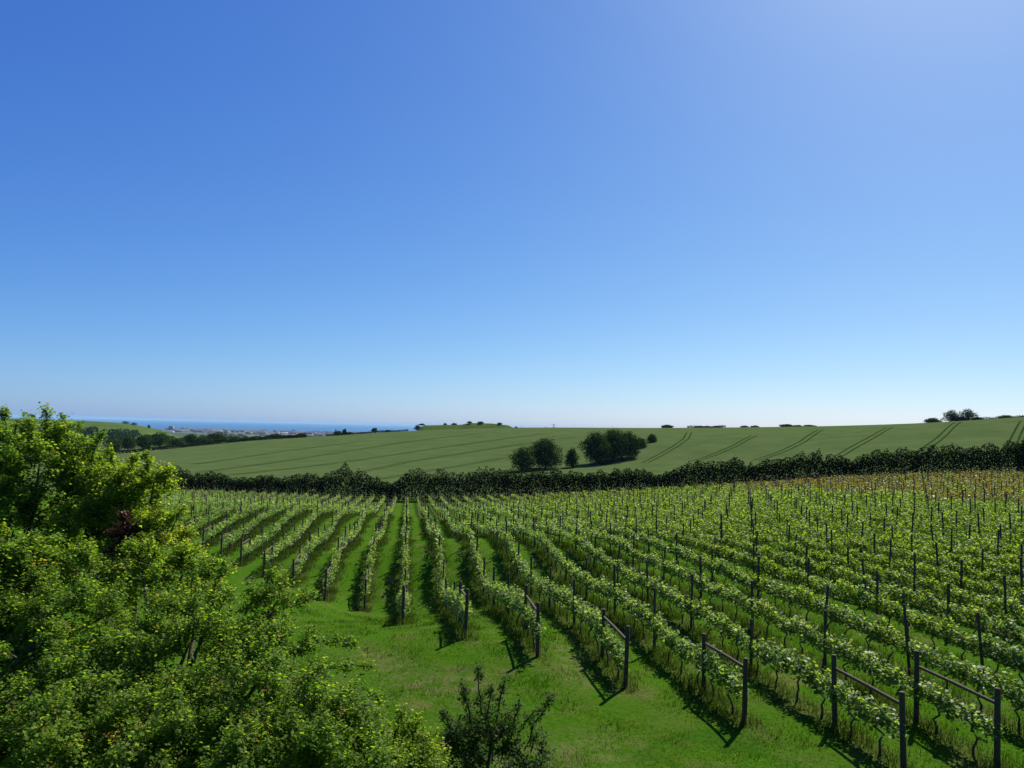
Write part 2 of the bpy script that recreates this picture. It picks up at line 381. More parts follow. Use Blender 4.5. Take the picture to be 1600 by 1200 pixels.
# wheat field beyond the hedge
CROP = .55
def field():
    pxs = np.concatenate([np.linspace(-150, 1850, 240)]); v = np.linspace(0, 1, 100)
    PX, Vv = np.meshgrid(pxs, v); ta = (PX - 800) / 1200
    y0 = np.full_like(pxs, 160.0)
    for _ in range(15): y0 = hedge_y((pxs - 800) / 1200 * y0) + 3.5
    y1 = np.interp(pxs, [c[0] for c in CREST], [c[1] for c in CREST]) + 5
    Y = y0[None] * (1 - Vv) + y1[None] * Vv; X = ta * Y
    Z = gz(X, Y) + CROP
    edge = (Vv == 0) | (Vv == 1); Z = Z - edge * (CROP + .1)
    nr, na = X.shape; i = np.arange(nr - 1)[:, None]; j = np.arange(na - 1)[None]
    F = np.stack([i * na + j, i * na + j + 1, (i + 1) * na + j + 1, (i + 1) * na + j], -1).reshape(-1, 4)
    m = simple('green_wheat', (.052, .084, .024), (.074, .103, .034), .09, 1, 0, .4, .3, (1, 1, 1))
    o = link('wheat_field', mesh('wheat_field', np.stack([X, Y, Z], -1), F, m, smooth_shade=True)); o['kind'] = 'structure'
field()

def onto(px, py, lift, d0=150, d1=600):
    v = ray(px, py); d = np.linspace(d0, d1, 900); X = v.x / v.y * d; zz = EYE + v.z / v.y * d
    h = gz(X, d) + lift; ix = np.argmax(h > zz)
    if not (h > zz).any(): ix = int(np.argmin(zz - h))
    return float(X[ix]), float(d[ix])

# ------------------------------------------------------------------ wheel tracks in the wheat
M_track = simple('trodden_wheat_gap_shade', (.016, .032, .007), (.026, .046, .011), .5, 1, 0)  # crushed crop and soil, with the shade of the crop gaps painted in
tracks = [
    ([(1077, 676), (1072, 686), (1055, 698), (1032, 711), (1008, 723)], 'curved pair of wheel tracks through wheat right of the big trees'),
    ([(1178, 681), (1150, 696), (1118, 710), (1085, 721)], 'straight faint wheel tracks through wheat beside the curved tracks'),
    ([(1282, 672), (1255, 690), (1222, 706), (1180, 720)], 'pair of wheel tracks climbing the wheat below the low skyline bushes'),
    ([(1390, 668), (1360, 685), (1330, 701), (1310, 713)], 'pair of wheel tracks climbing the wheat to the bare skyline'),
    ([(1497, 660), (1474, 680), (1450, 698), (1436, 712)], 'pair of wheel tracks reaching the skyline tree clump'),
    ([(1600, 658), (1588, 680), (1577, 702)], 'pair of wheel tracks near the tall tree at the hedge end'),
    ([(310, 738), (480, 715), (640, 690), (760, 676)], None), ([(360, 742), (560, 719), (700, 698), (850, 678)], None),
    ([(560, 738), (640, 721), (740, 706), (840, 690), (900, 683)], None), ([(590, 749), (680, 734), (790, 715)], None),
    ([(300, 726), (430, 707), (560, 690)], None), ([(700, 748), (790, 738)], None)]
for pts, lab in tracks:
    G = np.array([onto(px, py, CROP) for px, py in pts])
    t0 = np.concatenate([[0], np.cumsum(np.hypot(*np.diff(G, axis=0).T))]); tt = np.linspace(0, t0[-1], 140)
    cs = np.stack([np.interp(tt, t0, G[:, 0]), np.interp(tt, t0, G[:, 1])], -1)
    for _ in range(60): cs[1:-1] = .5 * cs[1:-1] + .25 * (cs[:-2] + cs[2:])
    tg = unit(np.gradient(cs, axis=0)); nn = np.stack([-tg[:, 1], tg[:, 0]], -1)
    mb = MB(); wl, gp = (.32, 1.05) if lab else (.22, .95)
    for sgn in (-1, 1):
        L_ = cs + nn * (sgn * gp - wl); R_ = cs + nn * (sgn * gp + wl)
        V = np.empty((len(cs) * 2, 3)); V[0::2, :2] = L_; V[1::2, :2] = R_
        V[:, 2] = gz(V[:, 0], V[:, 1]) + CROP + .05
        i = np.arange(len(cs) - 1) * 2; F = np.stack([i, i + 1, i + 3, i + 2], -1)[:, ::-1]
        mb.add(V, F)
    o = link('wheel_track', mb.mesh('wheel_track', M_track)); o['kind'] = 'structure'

# ------------------------------------------------------------------ trees, hedges
def crown_points(lobes, n, r, shell=.45):
    """points in a union of ellipsoids, dense near the surface; returns points and outward normals"""
    vol = np.array([l[3] * l[4] * l[5] for l in lobes]) ** .67; vol /= vol.sum()
    P = []; Nn = []
    for l, w in zip(lobes, vol):
        m = max(8, int(n * w)); d = unit(r.normal(size=(m, 3))); rr = 1 - shell * r.random(m) ** 1.6
        lump = 1 + .16 * np.sin(d[:, 0] * 7 + l[0] * 3) * np.sin(d[:, 1] * 6 + l[1] * 2) + .12 * np.sin(d[:, 2] * 9 + l[2])
        P.append(np.array(l[:3]) + d * np.array(l[3:6]) * (rr * lump)[:, None]); Nn.append(d)
    return np.vstack(P), np.vstack(Nn)
def tree(name, x, y, h, w, label, cat='tree', group=None, n=4000, leaf=.38, seed=0, mat=None, trunk_frac=.22, lobes_n=9, tall=False, shape=1.0, z=None):
    r = np.random.default_rng(seed + 1000); zb = g1(x, y) if z is None else z
    root = empty(name, (x, y, zb)); props(root, label, cat, group)
    lobes = []
    c0 = h * trunk_frac
    for i in range(lobes_n):
        u = (i + .5) / lobes_n; zz = c0 + (h - c0) * (.18 + .66 * u)
        prof = math.sqrt(max(.06, 1 - (2 * (u * .74 + .22) - 1) ** 2)) if trunk_frac < .06 else math.sqrt(max(.06, 1 - (2 * (u * .9 + .08) - 1) ** 2)); ang = i * 2.4 + r.random()
        off = w * .5 * prof * .55 * (0.35 + .65 * r.random())
        rx = w * .5 * prof * (.50 + .22 * r.random()) + .12 * w * .5; rz = (h - c0) * (.15 + .07 * r.random()) * shape
        zz = min(zz, h - rz * .97)
        lobes.append((math.cos(ang) * off, math.sin(ang) * off, zz, rx, rx, rz))
    P, Nn = crown_points(lobes, n, r)
    P = P * (1 + r.normal(size=(len(P), 1)) * .03) + r.normal(size=P.shape) * leaf * .35
    keep = P[:, 2] > h * .04; P = P[keep]; Nn = Nn[keep]
    V, F = leaf_quads(P, leaf * (.6 + .8 * r.random(len(P))), up=.15, ratio=.8, r=r, nrm=Nn * .8)
    hue = r.random(lobes_n)
    t = np.clip(.40 + .34 * np.sin(P[:, 0] * 1.1 + seed) * np.sin(P[:, 2] * 1.3 + P[:, 1]) + .26 * r.normal(size=len(P)), 0, 1)
    link('crown', mesh('crown', V, F, mat or M_tree, 4, t), root)
    mb = MB(); tr = max(.06, h * .022)
    mb.add(*tube([(0, 0, -.15), (.02 * h, 0, h * .25), (0, .02 * h, h * .55), (.02 * h, .01, h * .8)], [tr * 1.3, tr, tr * .7, tr * .25], 7))
    for l in lobes[:6]:
        mb.add(*tube([(0, 0, h * .18), (l[0] * .45, l[1] * .45, (l[2] + h * .15) * .55), (l[0], l[1], l[2])], [tr * .6, tr * .42, tr * .15], 5))
    link('trunk', mb.mesh('trunk', M_bark), root)
    return root
def tree_px(name, px, basepy, toppy, wpx, d, label, **kw):
    x, _, zt = at(px, toppy, d)
    v = ray(px, basepy); x = v.x / v.y * d
    z = g1(x, d); h = max(1.2, zt - z); w = wpx * d / FPX
    return tree(name, x, d, h, w, label, **kw)

mt = [('rounded_tree', 816, 738, 697, 37, 232, 'small round tree standing left in the field copse, crown nearly to the ground', 4860, .36, 12, .02),
      ('spreading_tree', 852, 739, 684, 58, 240, 'wide bushy tree between two smaller trees in the field copse', 9450, .40, 17, .02),
      ('slender_tree', 893, 736, 698, 20, 243, 'slim upright tree standing alone between the two field copses', 2970, .36, 11, .02),
      ('broad_tree', 932, 727, 674, 46, 252, 'broad dark tree at the shaded edge of the large field copse', 8775, .42, 16, .02),
      ('broad_tree', 957, 727, 669, 50, 258, 'tallest dense tree in the middle of the large field copse', 9450, .42, 17, .02),
      ('broad_tree', 982, 720, 673, 38, 262, 'dense tree on the uphill side of the large field copse', 6750, .42, 15, .02),
      ('spindly_tree', 1001, 708, 684, 20, 285, 'thin pale bush tapering off the uphill end of the large copse', 2025, .36, 10, .02),
      ('rounded_tree', 1019, 694, 678, 17, 300, 'small lone round tree in wheat just uphill of the large copse', 2025, .34, 10, .02)]
for i, (nm, px, b, tp, w, d, lab, n, lf, ln, tf) in enumerate(mt):
    tree_px(nm, px, b, tp, w, d, lab, n=n, leaf=lf, seed=20 + i, lobes_n=ln, trunk_frac=tf)

belt = [(176, 710, 686, 22, 375), (199, 708, 681, 28, 385), (222, 707, 680, 27, 395), (248, 705, 674, 38, 405), (276, 701, 686, 26, 415), (299, 699, 678, 24, 432), (318, 698, 684, 22, 436), (339, 697, 675, 38, 448),
        (369, 694, 684, 20, 455), (385, 693, 686, 18, 452), (402, 692, 682, 20, 460), (432, 690, 678, 24, 470), (452, 688, 680, 20, 470), (471, 687, 677, 18, 475)]
blab = ['low bushy tree where the tree belt begins behind the hawthorn', 'dark tree beside the broadest tree of the belt', 'dark middling tree in the belt below the grassy hill', 'broadest dark tree of the belt below the grassy hill', 'low dark bush between two belt trees beyond the wheat',
        'narrow dark tree under the foot of the grassy hill', 'low bush beside the flat-topped dark belt tree', 'wide flat-topped dark tree of the belt before the town', 'low tree in the belt with town roofs showing above', 'low rounded bush on the wheat edge before the town',
        'small rounded tree at the wheat edge before the town', 'taller rounded tree near the thin end of the belt', 'low tree at the thin end of the belt', 'last small tree of the belt along the wheat edge']
for i, (px, b, tp, w, d) in enumerate(belt):
    tree_px('belt_tree', px, b, tp, w, d, blab[i], group='trees along the far edge of the wheat', n=2300, leaf=.55, seed=50 + i, lobes_n=9, trunk_frac=.03)
cr_ = [(528, 680, 673, 13, 460, 'small dark bush at the crest beside the pointed conifer', .05), (538, 680, 670, 6, 462, 'thin pointed tree among bushes on the crest before the sea', .03), (546, 680, 675, 10, 462, 'low dark bush beside the thin pointed tree on the crest', .05),
       (585, 677, 668.5, 10, 474, 'lone small round tree on the crest against the sea', .25), (606, 675, 672, 12, 478, 'low bush on the crest next to the lone round tree', .03)]
for i, (px, b, tp, w, d, lab, tf) in enumerate(cr_):
    tree_px('crest_tree', px, b, tp, w, d, lab, n=1100, leaf=.45, seed=80 + i, lobes_n=6, trunk_frac=tf)
sky_t = [(1042, 664, 18, 'lone rounded bush on the skyline above the curved tracks'), (1092, 668, 16, 'low dark bush beginning the skyline scrub'), (1105, 666.5, 18, 'low rounded bush in the skyline scrub'), (1120, 668, 14, 'flat low bush ending the first skyline scrub'),
         (1163, 667.5, 12, 'tiny bush alone between two skyline scrub groups'), (1180, 667, 14, 'small bush on the skyline near the rounded trees'), (1228, 663, 22, 'largest rounded tree of the middle skyline group'), (1246, 665.5, 18, 'middle tree of the skyline group on bare crest'), (1265, 666, 18, 'low tree ending the middle skyline group'),
         (1457, 653, 24, 'low wide bush at the foot of the skyline clump'), (1487, 640, 24, 'round dark tree, one of a pair in the skyline clump'), (1512, 638, 28, 'tallest round dark tree of the skyline clump'), (1500, 651, 26, 'bush filling the gap under the paired skyline trees'), (1528, 652, 18, 'low bush trailing from the skyline clump'), (1571, 648.5, 24, 'single rounded bush on the skyline hedge beyond the clump'), (1600, 650, 22, 'bush at the end of the skyline hedge')]
for i, (px, tp, w, lab) in enumerate(sky_t):
    d = float(np.interp(px, [c[0] for c in CREST], [c[1] for c in CREST])) + 14
    tree_px('skyline_tree', px, tp + 20, tp, w, d, lab, group='trees on the far skyline', n=2600, leaf=.42, seed=120 + i, lobes_n=9, trunk_frac=.01)

def hedge(name, line, hf, wid, n, leaf, label, seed, mat=None, stems=60):
    r = np.random.default_rng(seed); line = np.asarray(line, dtype=float)
    t0 = np.concatenate([[0], np.cumsum(np.hypot(*np.diff(line, axis=0).T))]); Lh = t0[-1]
    u = r.random(n) * Lh; x = np.interp(u, t0, line[:, 0]); y = np.interp(u, t0, line[:, 1])
    i = np.clip(np.searchsorted(t0, u) - 1, 0, len(line) - 2); dv = unit(line[i + 1] - line[i]); nv = np.stack([-dv[:, 1], dv[:, 0]], -1)
    H = hf(u); a = r.random(n) * math.pi; rr = 1 - .5 * r.random(n) ** 1.5
    bk = np.linspace(0, Lh, max(4, int(Lh / 1.7))); bulge = 1 + np.interp(u, bk, r.normal(size=len(bk)) * .16)
    side = np.cos(a) * wid * rr * bulge; up = np.clip(np.sin(a) ** .6 * rr, 0, 1) * H
    low = r.random(n) < .4; up[low] = r.random(low.sum()) * H[low] * .8; side[low] = np.sign(side[low]) * wid * bulge[low] * (.6 + .4 * r.random(low.sum()))
    P = np.stack([x + nv[:, 0] * side, y + nv[:, 1] * side, gz(x, y) + .1 + up], -1)
    Nn = np.stack([nv[:, 0] * np.cos(a), nv[:, 1] * np.cos(a), np.sin(a)], -1)
    mid = line[len(line) // 2]; zb = g1(*mid); root = empty(name, (mid[0], mid[1], zb)); props(root, label, 'hedge')
    P -= np.array([mid[0], mid[1], zb])
    V, F = leaf_quads(P, leaf * (.6 + .8 * r.random(n)), .15, .8, r, Nn * .7)
    t = np.clip(.4 + .3 * np.sin(u * .5 + 1.3 * np.sin(u * .21)) * .6 + .25 * r.normal(size=n), 0, 1)
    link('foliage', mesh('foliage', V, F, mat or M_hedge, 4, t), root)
    mb = MB()
    for q in np.linspace(.5, Lh - .5, stems):
        xx = np.interp(q, t0, line[:, 0]); yy = np.interp(q, t0, line[:, 1]); hh = float(hf(np.array([q]))[0]); zz = g1(xx, yy)
        b = np.array([xx, yy, zz]) - np.array([mid[0], mid[1], zb]); j = r.normal(size=(3, 3)) * .15
        mb.add(*tube([b + (0, 0, -.1), b + j[0] + (0, 0, hh * .3), b + j[1] * 2 + (0, 0, hh * .6), b + j[2] * 3 + (0, 0, hh * .85)], [.07, .055, .04, .015], 5))
    link('stems', mb.mesh('stems', M_bark), root)['kind'] = 'stuff'
    return root
HT_PX = [(100, 738), (275, 738), (300, 741), (380, 746), (440, 748), (500, 748), (520, 741), (540, 737), (560, 743), (590, 752), (605, 755), (640, 746), (660, 743), (700, 745), (740, 742), (790, 741), (830, 741), (880, 745), (910, 748), (940, 739), (960, 737), (1000, 734), (1040, 738), (1075, 733), (1100, 726), (1150, 723), (1180, 729), (1230, 726), (1265, 716), (1300, 715), (1330, 720), (1345, 716), (1400, 707), (1430, 710), (1470, 701), (1515, 699), (1560, 699), (1590, 700), (1700, 696), (1760, 692)]
_hp = []
for px, py in HT_PX:
    d = float(np.interp(px, [h[0] for h in HEDGE_PX], [h[2] for h in HEDGE_PX])); x, y, z = at(px, py, d); _hp.append((x, y, max(1.8, z - g1(x, y))))
_hp = np.array(_hp)
line = np.stack([_hp[:, 0], _hp[:, 1]], -1); _t = np.concatenate([[0], np.cumsum(np.hypot(*np.diff(line, axis=0).T))])
_kn = [(np.linspace(0, 300, int(300 / w_)), np.random.default_rng(40 + i_).normal(size=int(300 / w_)) * a_) for i_, (w_, a_) in enumerate(((.7, .07), (2.3, .10), (8.0, .07)))]
def hf_main(u): return np.interp(u, _t, _hp[:, 2]) * 1.12 * np.clip(1.0 + sum(np.interp(u, kx, ky) for kx, ky in _kn), .72, 1.3)
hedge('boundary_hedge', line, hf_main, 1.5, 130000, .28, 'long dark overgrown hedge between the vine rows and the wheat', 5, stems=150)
tree('hedge_tree', *[(lambda v, d: (v.x / v.y * d, d))(ray(1612, 740), 128)][0], 6.6, 5.0, 'dark tall tree standing out of the hedge at its uphill end', n=5000, leaf=.34, seed=3, trunk_frac=.03, lobes_n=10, mat=M_hedge)
_b = ray(793, 741); tree('hedge_bush', _b.x / _b.y * 166, 166, 3.8, 2.4, 'small pointed sapling standing just behind the hedge below the copse', n=900, leaf=.3, seed=4, trunk_frac=.3, lobes_n=5)
# low hedge along the far edge of the wheat, seen against town and sea
def edge_line(pa, pb, off, n=24):
    px = np.linspace(pa, pb, n); d = np.interp(px, [c[0] for c in CREST], [c[1] for c in CREST]) + off
    return np.stack([(px - 800) / 1200 * d, d], -1)
hedge('low_hedge', edge_line(160, 480, 9), lambda u: 1.9 + .5 * np.sin(u * .3) * np.sin(u * .11), .9, 9000, .45, 'low dark clipped hedge at the foot of the tree belt', 8, stems=40)
hedge('low_hedge', edge_line(512, 640, 9), lambda u: 1.3 + .6 * np.sin(u * .13) ** 2, .8, 3600, .4, 'thin low hedge along the crest with open sea behind', 9, stems=20)
hedge('low_hedge', edge_line(1525, 1680, 12), lambda u: 2.1 + .3 * np.sin(u * .4), .9, 3600, .4, 'straight skyline hedge beside the clump of round trees', 10, stems=20)
hedge('low_hedge', edge_line(1075, 1135, 12), lambda u: 1.4 + .3 * np.sin(u * .4), .8, 1400, .4, 'short skyline hedge under the low scrub', 13, stems=10)

# scrub on the grassy knoll beyond the crest, bushes on the hill
for i, (px, tp, w, d, lab) in enumerate([(652, 664, 10, 700, 'dark bush at the seaward tip of the knoll'), (659, 662.5, 9, 702, 'taller dark bush at the seaward tip of the knoll'), (695, 664, 5, 705, 'tiny bush on the low shoulder of the knoll'), (709, 663, 7, 706, 'round bush where the knoll begins to rise'), (733, 662.5, 7, 690, 'small bush on the face of the knoll'), (750, 663, 10, 690, 'wider bush on the face of the knoll'), (780, 663, 8, 690, 'bush near the sloping end of the knoll'), (806, 667, 5, 700, 'low bush at the foot of the sloping end of the knoll'), (815, 668, 5, 700, 'last low bush trailing off the knoll'), (853, 668, 9, 520, 'low dark bush beside the pylon on the crest'),
                                   (195, 657.5, 14, 1240, 'low scrub on the brow of the grassy hill'), (208, 659.5, 10, 1240, 'small scrub patch just down the brow of the grassy hill'), (232, 663.5, 5, 1240, 'single dot of a bush on the sloping hill line')]):
    tree_px('scrub_bush', px, tp + 20, tp, w, d, lab, n=700, leaf=.7, seed=160 + i, lobes_n=5, trunk_frac=.02)

# a wooded valley floor too far away to count its trees
def far_wood():
    r = np.random.default_rng(77); mb = MB()
    for px0, px1, d0, d1, cnt in [(290, 480, 650, 1100, 60), (300, 640, 1300, 3200, 110), (60, 300, 700, 950, 40)]:
        for _ in range(cnt):
            px = r.uniform(px0, px1); d = r.uniform(d0, d1); x = (px - 800) / 1200 * d; z = g1(x, d); h = r.uniform(5, 9); w = r.uniform(5, 14)
            P = unit(r.normal(size=(120, 3))) * np.array([w, w * .7, h * .5]) * (1 - .3 * r.random((120, 1))) + np.array([x, d, z + h * .5])
            V, F = leaf_quads(P, 2.4, .2, .9, r); mb.add(V, F, np.clip(.4 + .25 * r.normal(size=120), 0, 1))
    o = link('distant_wood', mb.mesh('distant_wood', M_tree)); props(o, 'far woodland filling the valley before the coastal town', 'woodland', kind='stuff')
far_wood()

# ------------------------------------------------------------------ coastal town
M_wall = [simple('render_white', (.34, .34, .34), (.46, .45, .44), .05), simple('pale_brick', (.20, .17, .15), (.28, .24, .21), .05), simple('grey_concrete', (.15, .15, .165), (.22, .22, .24), .05)]
M_roof = [simple('red_tile', (.12, .085, .07), (.17, .12, .10), .05), simple('slate', (.09, .10, .12), (.14, .15, .17), .05)]
M_pane = simple('window_glass', (.03, .04, .06), (.05, .06, .08), .3, .2, .5)
def house_meshes(w, d, h, rh, wm, rm):
    V, F = box(-w / 2, w / 2, -d / 2, d / 2, -6, h); wall = mesh('wall', V, F, wm)
    e = .6; Vr = np.array([[-w / 2 - e, -d / 2 - e, h], [w / 2 + e, -d / 2 - e, h], [w / 2 + e, d / 2 + e, h], [-w / 2 - e, d / 2 + e, h], [-w / 2 - e, 0, h + rh], [w / 2 + e, 0, h + rh]])
    Fr = [[0, 1, 5, 4], [2, 3, 4, 5], [0, 4, 3, 3], [1, 2, 5, 5]]
    me = bpy.data.meshes.new('roof'); me.from_pydata(Vr.tolist(), [], [[0, 1, 5, 4], [2, 3, 4, 5], [0, 4, 3], [1, 2, 5], [3, 2, 1, 0]]); me.materials.append(rm)
    return wall, me
kinds = []
for i in range(9):
    w, d, h = [(12, 9, 6), (24, 10, 7), (40, 11, 8), (16, 12, 9), (30, 14, 11), (10, 9, 6), (60, 12, 8), (20, 14, 14), (36, 12, 7)][i]
    kinds.append(house_meshes(w, d, h, [4, 4, 3.5, 4, 2, 4, 3, 1.5, 4][i], M_wall[i % 3 if i != 6 else 0], M_roof[(i // 2) % 2]))
klab = ['small white house with red roof in the far coastal town', 'brick terrace with red roof in the far coastal town', 'long grey block with slate roof in the far coastal town', 'square white house with slate roof in the far coastal town', 'brick hall with shallow red roof in the far coastal town', 'small grey house with red roof in the far coastal town', 'very long white terrace in the far coastal town', 'tall brick house with slate roof in the far coastal town', 'long grey terrace with red roof in the far coastal town']
tr_ = np.random.default_rng(5)
for i in range(230):
    px = tr_.uniform(262, 640); d = 3750 + 2550 * tr_.random() ** .8; x = (px - 800) / 1200 * d; q = int(tr_.integers(0, 9))
    o = empty('town_house', (x, d, g1(x, d)), tr_.uniform(-.5, .5)); props(o, klab[q], 'house', 'houses of the far coastal town'); o.scale = (1.3, 1.3, tr_.uniform(.8, 1.25))
    link('wall', kinds[q][0], o); link('roof', kinds[q][1], o)
def tower(px, top, d, w, dep, label, wm):
    x, _, zt = at(px, top, d); zg = g1(x, d); h = zt - zg
    o = empty('tower_block', (x, d, zg)); props(o, label, 'tower block')
    link('wall', mesh('wall', *box(-w / 2, w / 2, -dep / 2, dep / 2, -4, h), wm), o)
    link('roof_housing', mesh('roof_housing', *box(-w * .25, w * .25, -dep * .25, dep * .25, h, h + 3), M_wall[2]), o)
    mw = mesh('window_band', *box(-w * .46, w * .46, -dep / 2 - .25, -dep / 2 - .02, 0, 1.4), M_pane)
    for f in range(int(h // 3.2)): link('window_band', mw, o, (0, 0, 1.2 + f * 3.2))
tower(268, 666.3, 4300, 24, 18, 'tall grey tower block standing above the hill foot by the sea', M_wall[2])
tower(323, 671, 4700, 12, 12, 'slim grey tower in the far coastal town', M_wall[2])
tower(525, 671, 4500, 10, 10, 'slim tower beside the crest bushes in the far coastal town', M_wall[2])
tower(492, 675.5, 3900, 5, 6, 'narrow bright white tower in the far coastal town', M_wall[0])
tower(459, 672, 5200, 26, 14, 'squat grey block near the shore of the coastal town', M_wall[2])

# pylon on the crest
def pylon():
    d = 620; x, _, zt = at(865.5, 662, d); zg = g1(x, d); h = zt - zg
    m = simple('galvanised_steel', (.10, .11, .12), (.16, .17, .18), 2, .5, .5)
    root = empty('pylon', (x, d, zg)); props(root, 'thin steel lattice pylon rising behind the wheat crest', 'pylon')
    b = h * .085
    for sx in (-1, 1):
        for sy in (-1, 1):
            link('leg', mesh('leg', *tube([(sx * b, sy * b, -.3), (sx * b * .45, sy * b * .45, h * .55), (sx * .12, sy * .12, h)], [.16, .13, .1], 4), m), root)
    mb = MB()
    for i in range(9):
        z0 = h * (.05 + .1 * i); z1 = z0 + h * .1
        f = lambda z: b * (1 - z / h) + .12 * z / h
        for (ax, ay), (bx, by) in (((-1, -1), (1, -1)), ((1, -1), (1, 1)), ((1, 1), (-1, 1)), ((-1, 1), (-1, -1))):
            mb.add(*tube([(ax * f(z0), ay * f(z0), z0), (bx * f(z1), by * f(z1), z1)], [.06, .06], 4))
    link('lattice', mb.mesh('lattice', m), root)
    for zf, wf in ((.95, .10), (.84, .13), (.73, .10)):
        link('crossarm', mesh('crossarm', *tube([(-h * wf, 0, h * zf), (0, 0, h * zf + .5), (h * wf, 0, h * zf)], [.07, .16, .07], 4), m), root)
pylon()

# ------------------------------------------------------------------ vines and posts
def shoots(r, n_leaf, leaf, n_shoot=11, half=.66):
    """leaf points of one vine: x along the row, y across, z up"""
    P = []; T = []; a0 = np.linspace(-half, half, n_shoot) + r.normal(size=n_shoot) * .05
    per = max(2, n_leaf // n_shoot)
    for a in a0:
        top = .26 + .26 * r.random(); lean = r.normal(size=2) * np.array([.12, .10]); base = .70 + .06 * r.normal()
        u = r.random(per) ** .8; sp = .055 + .07 * np.sin(u * math.pi)
        p = np.stack([a + lean[0] * u, lean[1] * u, base + top * u - .10 * (r.random(per) < .25)], -1) + r.normal(size=(per, 3)) * sp[:, None] * np.array([1.1, .9, .75])
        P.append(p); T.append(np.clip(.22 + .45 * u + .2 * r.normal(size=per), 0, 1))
    return np.vstack(P), np.concatenate(T)
NEARM = []
for i in range(10):
    r = np.random.default_rng(300 + i); P, T = shoots(r, 460, .1)
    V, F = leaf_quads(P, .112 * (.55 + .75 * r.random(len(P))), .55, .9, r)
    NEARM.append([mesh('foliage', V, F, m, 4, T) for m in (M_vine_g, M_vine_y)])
TR = []
for i in range(6):
    r = np.random.default_rng(400 + i); mb = MB(); j = r.normal(size=(5, 2)) * .035
    pts = [(0, 0, -.08)] + [(j[q, 0] * (q + .5), j[q, 1] * (q + .5) * .6, .16 * (q + 1)) for q in range(4)] + [(0, 0, .76)]
    mb.add(*tube(pts, [.038, .030, .026, .026, .028, .024], 7))
    for sg in (-1, 1): mb.add(*tube([(0, 0, .70), (sg * .12, .01, .77), (sg * .4, r.normal() * .02, .76 + r.normal() * .02), (sg * .66, 0, .76)], [.022, .018, .013, .007], 5))
    TR.append(mb.mesh('trunk', M_vtrunk, True))
def post_mesh(h, r0, seed, sides=9):
    r = np.random.default_rng(seed); V, F = tube([(0, 0, -.3), (0, 0, h * .3), (r.normal() * .008, 0, h * .7), (0, 0, h - .02), (0, 0, h), (0, 0, h + .004)], [r0 * 1.05, r0, r0 * .97, r0 * .93, r0 * .82, .001], sides)
    return mesh('post', V, F, M_post, smooth_shade=False)
POSTS = [post_mesh(1.68 + .075 * i, .048 + .004 * (i % 3), 500 + i) for i in range(7)]
STOUT = [post_mesh(1.66 + .05 * i, .066, 520 + i, 11) for i in range(4)]

vines = []; posts = []; ends = []
vr = np.random.default_rng(99)
def bronze(k, y): return 25 + 1.2 * math.sin(y * .3) < k < 45.5
for k in range(-24, 60):
    s0 = START[k]; s1 = row_end(k)
    ends.append((k, s0)); inner = s0 + 2.75
    s = s0 + .75; ph = 0
    while s < s1:
        x, y = rowp(k, s + vr.normal() * .06)
        if y > 8 and vr.random() > .025: vines.append((k, s, x, y))
        s += 1.3
    s = inner + 4.4 + (k % 3) * .25
    while s < s1 - 1.5:
        x, y = rowp(k, s + vr.normal() * .1)
        if y > 8: posts.append((k, s, x, y))
        s += 5.2
    posts.append((k, s1 - .3, *rowp(k, s1 - .3)))
def inframe(x, y, m0=-40, m1=1690):
    px = 800 + 1200 * x / max(y, .1); return m0 < px < m1
VX = np.array([(v[2], v[3]) for v in vines]); VZ = gz(VX[:, 0], VX[:, 1])
PXY = np.array([(p[2], p[3]) for p in posts]); PZ = gz(PXY[:, 0], PXY[:, 1])
sel = [i for i in range(len(vines)) if inframe(*VX[i]) ]
# in view: above the lower edge of the picture and not behind the hawthorns
def py_of(x, y, z):
    v = M3.transposed() @ Vector((x, y, z - EYE)); return 600 - v.y / -v.z * FPX, 800 + v.x / -v.z * FPX
near = sorted([i for i in sel if py_of(*VX[i], VZ[i] + .6)[0] < 1230 and py_of(*VX[i], VZ[i] + .6)[1] > 290], key=lambda i: np.hypot(*VX[i]))[:300]
nset = set(near)
RZ = ALPHA + math.pi / 2
for i in near:
    k, s, x, y = vines[i]
    o = empty('grapevine', (x, y, float(VZ[i])), RZ + (math.pi if vr.random() < .5 else 0)); o.scale = (1, 1, vr.uniform(.9, 1.12))
    yl = k > 8 + vr.normal() * 1.5
    props(o, 'yellow-green leafed grapevine on twisted dark trunk, in rows well away from the braced end posts' if yl else 'green grapevine with twisted dark trunk, in rows that meet the mown headland', 'grapevine', 'grapevines standing closest to the grassy headland')
    link('trunk', TR[int(vr.integers(0, 6))], o); link('foliage', NEARM[int(vr.integers(0, 10))][1 if yl else 0], o)
